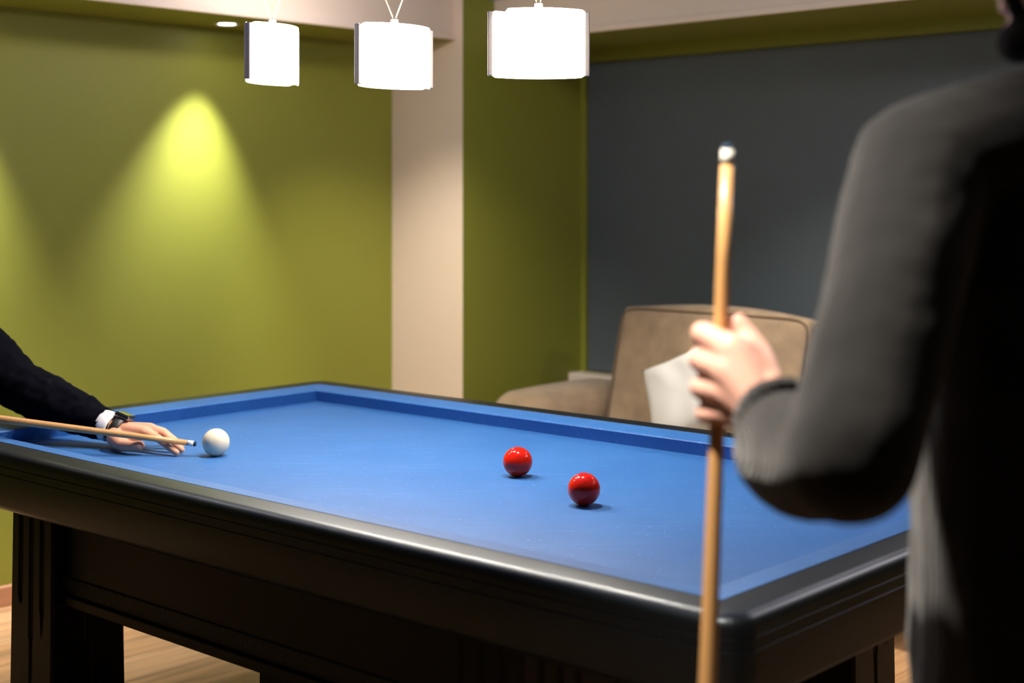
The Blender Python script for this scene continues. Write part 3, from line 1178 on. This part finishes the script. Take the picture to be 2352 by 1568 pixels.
F = Flesh()
for s in (-1, 1):
    F.limb((Vector((0.58 + s * 0.085, 1.385, 0.86)), 0.098), (Vector((0.58 + s * 0.10, 1.37, 0.48)), 0.072), (Vector((0.58 + s * 0.11, 1.40, 0.10)), 0.062))
F.ell((0.58, 1.385, 0.88), (0.18, 0.115, 0.12))
F.build('trousers', M_trousers, pA, 0.009, 4, (0.09, 0.012))


def shoe(p, fdir, parent):
    F = Flesh()
    f_ = Vector(fdir).normalized()
    F.limb((Vector(p) + Vector((0, 0, 0.045)), 0.044), (Vector(p) + f_ * 0.10 + Vector((0, 0, 0.040)), 0.042), (Vector(p) + f_ * 0.17 + Vector((0, 0, 0.034)), 0.034))
    o = F.build('shoe', M_shoe, parent, 0.007, 3)
    for v in o.data.vertices:
        v.co.z = max(v.co.z, 0.004)
    return o


for s in (-1, 1):
    shoe((0.58 + s * 0.11, 1.40, 0), (-0.2, 1, 0), pA)

# --- player leaning over the far short end with a bridge hand on the cloth
pB = root('person', (-1.95, 3.45, 0), 'person in navy sweater leaning over the table end, bridging a cue behind the white ball', 'person')
b3 = lambda x, y, z: Vector((x, y, BED + z))
W2 = b3(-0.921, 3.369, 0.040)
E2 = b3(-1.185, 3.468, 0.128)
S2 = b3(-1.430, 3.565, 0.335)
NB2 = b3(-1.52, 3.42, 0.365)
HC2 = b3(-1.405, 3.345, 0.425)
SR2 = b3(-1.60, 3.24, 0.345)
ER2 = b3(-1.93, 3.16, 0.44)
gript = 1.22
W2R = tipA + dA * gript + Vector((-0.015, 0.0, 0.075))
HIP = Vector((-2.02, 3.46, 0.93))
F = Flesh()
PB, MB_ = face(F, HC2, (0.96, -0.02, -0.12), (0.2, 0, 1))
F.limb((NB2, 0.060), (HC2 + Vector((-0.05, 0.01, -0.03)), 0.055))
F.limb((S2, 0.045), (NB2 + Vector((-0.03, 0, -0.02)), 0.06), (SR2, 0.045))
F.limb((NB2 + Vector((-0.10, 0.01, -0.05)), 0.10), (NB2.lerp(HIP, 0.55), 0.10), (HIP, 0.105))
F.limb((S2, 0.045), (E2, 0.034), (W2.lerp(E2, 0.25), 0.027), (W2, 0.0245))
F.limb((SR2, 0.045), (ER2, 0.035), (W2R, 0.026))
feet = [Vector((-1.86, 3.74, 0.0)), Vector((-2.22, 3.27, 0.0))]
knee = [Vector((-1.84, 3.66, 0.49)), Vector((-2.10, 3.32, 0.49))]
for k in range(2):
    F.limb((HIP + Vector((0.03, 0.08 if k == 0 else -0.08, -0.03)), 0.078), (knee[k], 0.052), (feet[k] + Vector((0, 0, 0.09)), 0.037), (feet[k] + Vector((0.10, 0, 0.045)), 0.030))
# bridge hand
mcp = [b3(-0.838, 3.309, 0.043), b3(-0.832, 3.331, 0.050), b3(-0.843, 3.353, 0.047), b3(-0.858, 3.373, 0.040)]
pip = [b3(-0.802, 3.284, 0.034), b3(-0.795, 3.310, 0.041), b3(-0.805, 3.345, 0.040), b3(-0.825, 3.378, 0.034)]
dip = [b3(-0.772, 3.262, 0.018), b3(-0.768, 3.293, 0.022), b3(-0.778, 3.338, 0.021), b3(-0.803, 3.382, 0.019)]
tip_ = [b3(-0.752, 3.247, 0.0085), b3(-0.748, 3.280, 0.0088), b3(-0.760, 3.332, 0.0085), b3(-0.788, 3.384, 0.0078)]
for k in range(4):
    F.limb((W2.lerp(mcp[k], 0.10), 0.0205 - 0.001 * k), (mcp[k], 0.0135 - 0.0006 * k))
    r_ = (0.0108, 0.0092, 0.0083, 0.0074) if k < 3 else (0.0098, 0.0082, 0.0074, 0.0066)
    F.limb((mcp[k], r_[0] + 0.001), (pip[k], r_[1]), (dip[k], r_[2]), (tip_[k], r_[3]))
for k in range(3):
    F.limb((mcp[k] + Vector((-0.006, 0, -0.003)), 0.010), (mcp[k + 1] + Vector((-0.006, 0, -0.003)), 0.010))
F.limb((W2, 0.021), (b3(-0.912, 3.322, 0.028), 0.0190), (b3(-0.886, 3.284, 0.0195), 0.0145), (b3(-0.858, 3.273, 0.0185), 0.0115), (b3(-0.840, 3.268, 0.0205), 0.0118))
F.limb((b3(-0.905, 3.325, 0.026), 0.017), (b3(-0.862, 3.312, 0.030), 0.012), (mcp[0], 0.010))
# right hand around the butt
gc = tipA + dA * gript
for k in range(4):
    t = gript + (k - 1.5) * 0.021
    c0 = tipA + dA * t
    F.limb((W2R, 0.022), (c0 + Vector((0, -0.024, 0.022)), 0.0125))
    F.limb((c0 + Vector((0, -0.024, 0.022)), 0.011), (c0 + Vector((0, -0.026, -0.008)), 0.0095), (c0 + Vector((0, 0, -0.024)), 0.0088), (c0 + Vector((0, 0.020, -0.010)), 0.008))
F.limb((W2R, 0.021), (gc + Vector((0.03, 0.026, 0.030)), 0.014), (gc + Vector((0.045, 0.024, 0.008)), 0.011), (gc + Vector((0.050, 0.014, -0.014)), 0.009))
F.build('body', M_skin, pB, 0.0030, 3)
eyes(PB, MB_, pB)
hair(PB, MB_, pB, False)
F = Flesh()
F.limb((S2, 0.078), (S2.lerp(E2, 0.5) + Vector((0, 0, 0.004)), 0.066), (E2 + Vector((0, 0, 0.004)), 0.060))
fw = (W2 - E2).normalized()
cuffp = W2 - fw * 0.018
F.limb((E2 + Vector((0, 0, 0.004)), 0.060), (E2.lerp(W2, 0.30), 0.060), (E2.lerp(W2, 0.62), 0.050), (cuffp - fw * 0.017, 0.0362))
F.limb((SR2, 0.074), (SR2.lerp(ER2, 0.5), 0.064), (ER2, 0.058), (ER2.lerp(W2R, 0.85), 0.036))
F.limb((S2, 0.078), (NB2 + Vector((-0.04, 0, -0.02)), 0.082), (SR2, 0.074))
F.limb((NB2 + Vector((-0.10, 0.01, -0.05)), 0.15), (NB2.lerp(HIP, 0.5), 0.155), (HIP + Vector((0.04, 0, 0)), 0.15))
F.build('sweater', M_navy, pB, 0.006, 3, (0.035, 0.013))
ribbed_cuff('shirt_cuff', cuffp + fw * 0.007, cuffp - fw * 0.025, 0.0345, 0.0350, M_shirt, pB, 8, 0.0)
F = Flesh()
for k in range(2):
    F.limb((HIP + Vector((0.02, 0.08 if k == 0 else -0.08, -0.04)), 0.102), (knee[k], 0.074), (feet[k] + Vector((0, 0, 0.10)), 0.062))
F.ell(HIP + Vector((0, 0, -0.02)), (0.12, 0.17, 0.13))
F.build('trousers', M_trousers, pB, 0.009, 4, (0.09, 0.012))
for k in range(2):
    shoe(feet[k], (1, -0.1, 0), pB)
# wrist watch: strap ring, case, glass
wa = bpy.data.objects.new('wristwatch', None)
C.objects.link(wa)
wa.parent = pB
wa.matrix_parent_inverse = pB.matrix_basis.inverted()
wc = W2 + fw * 0.010
wa.location = wc
wz = (Vector((0.10, 0.12, 1)) - fw * Vector((0.10, 0.12, 1)).dot(fw)).normalized()
Mw = frame_at(wc, fw, wz)       # local z along the forearm, local x outwards from the back of the wrist
bm = bmesh.new()
n = 40
rows = []
for k in range(n):
    t = 2 * math.pi * k / n
    rx, ry = 0.0318, 0.0325
    rows.append([bm.verts.new(Mw @ Vector(((rx + q) * math.cos(t), (ry + q) * math.sin(t), z))) for (q, z) in ((0, -0.011), (0.0025, -0.011), (0.0025, 0.011), (0, 0.011))])
for k in range(n):
    A, B = rows[k], rows[(k + 1) % n]
    for q in range(4):
        bm.faces.new((A[q], A[(q + 1) % 4], B[(q + 1) % 4], B[q]))
stp = bm_obj('strap', bm, M_strap, wa, True)
cs = soft_box('case', Mw @ Matrix.Translation((0.0370, 0, 0)), (0.0105, 0.034, 0.040), 0.0035, 0.0, M_case, wa, 8)
gl = soft_box('screen', Mw @ Matrix.Translation((0.0423, 0, 0)), (0.0030, 0.031, 0.037), 0.0013, 0.0002, M_glass, wa, 8)
gl['label'] = 'dark glossy square screen reflecting the green wall'
lathe('crown', [(0, 0), (0.0035, 0), (0.0035, 0.0025), (0.003, 0.003), (0, 0.003)], Mw @ Matrix.Translation((0.0370, -0.0168, 0.007)) @ Matrix.Rotation(math.pi / 2, 4, 'X'), M_case, wa, 16)
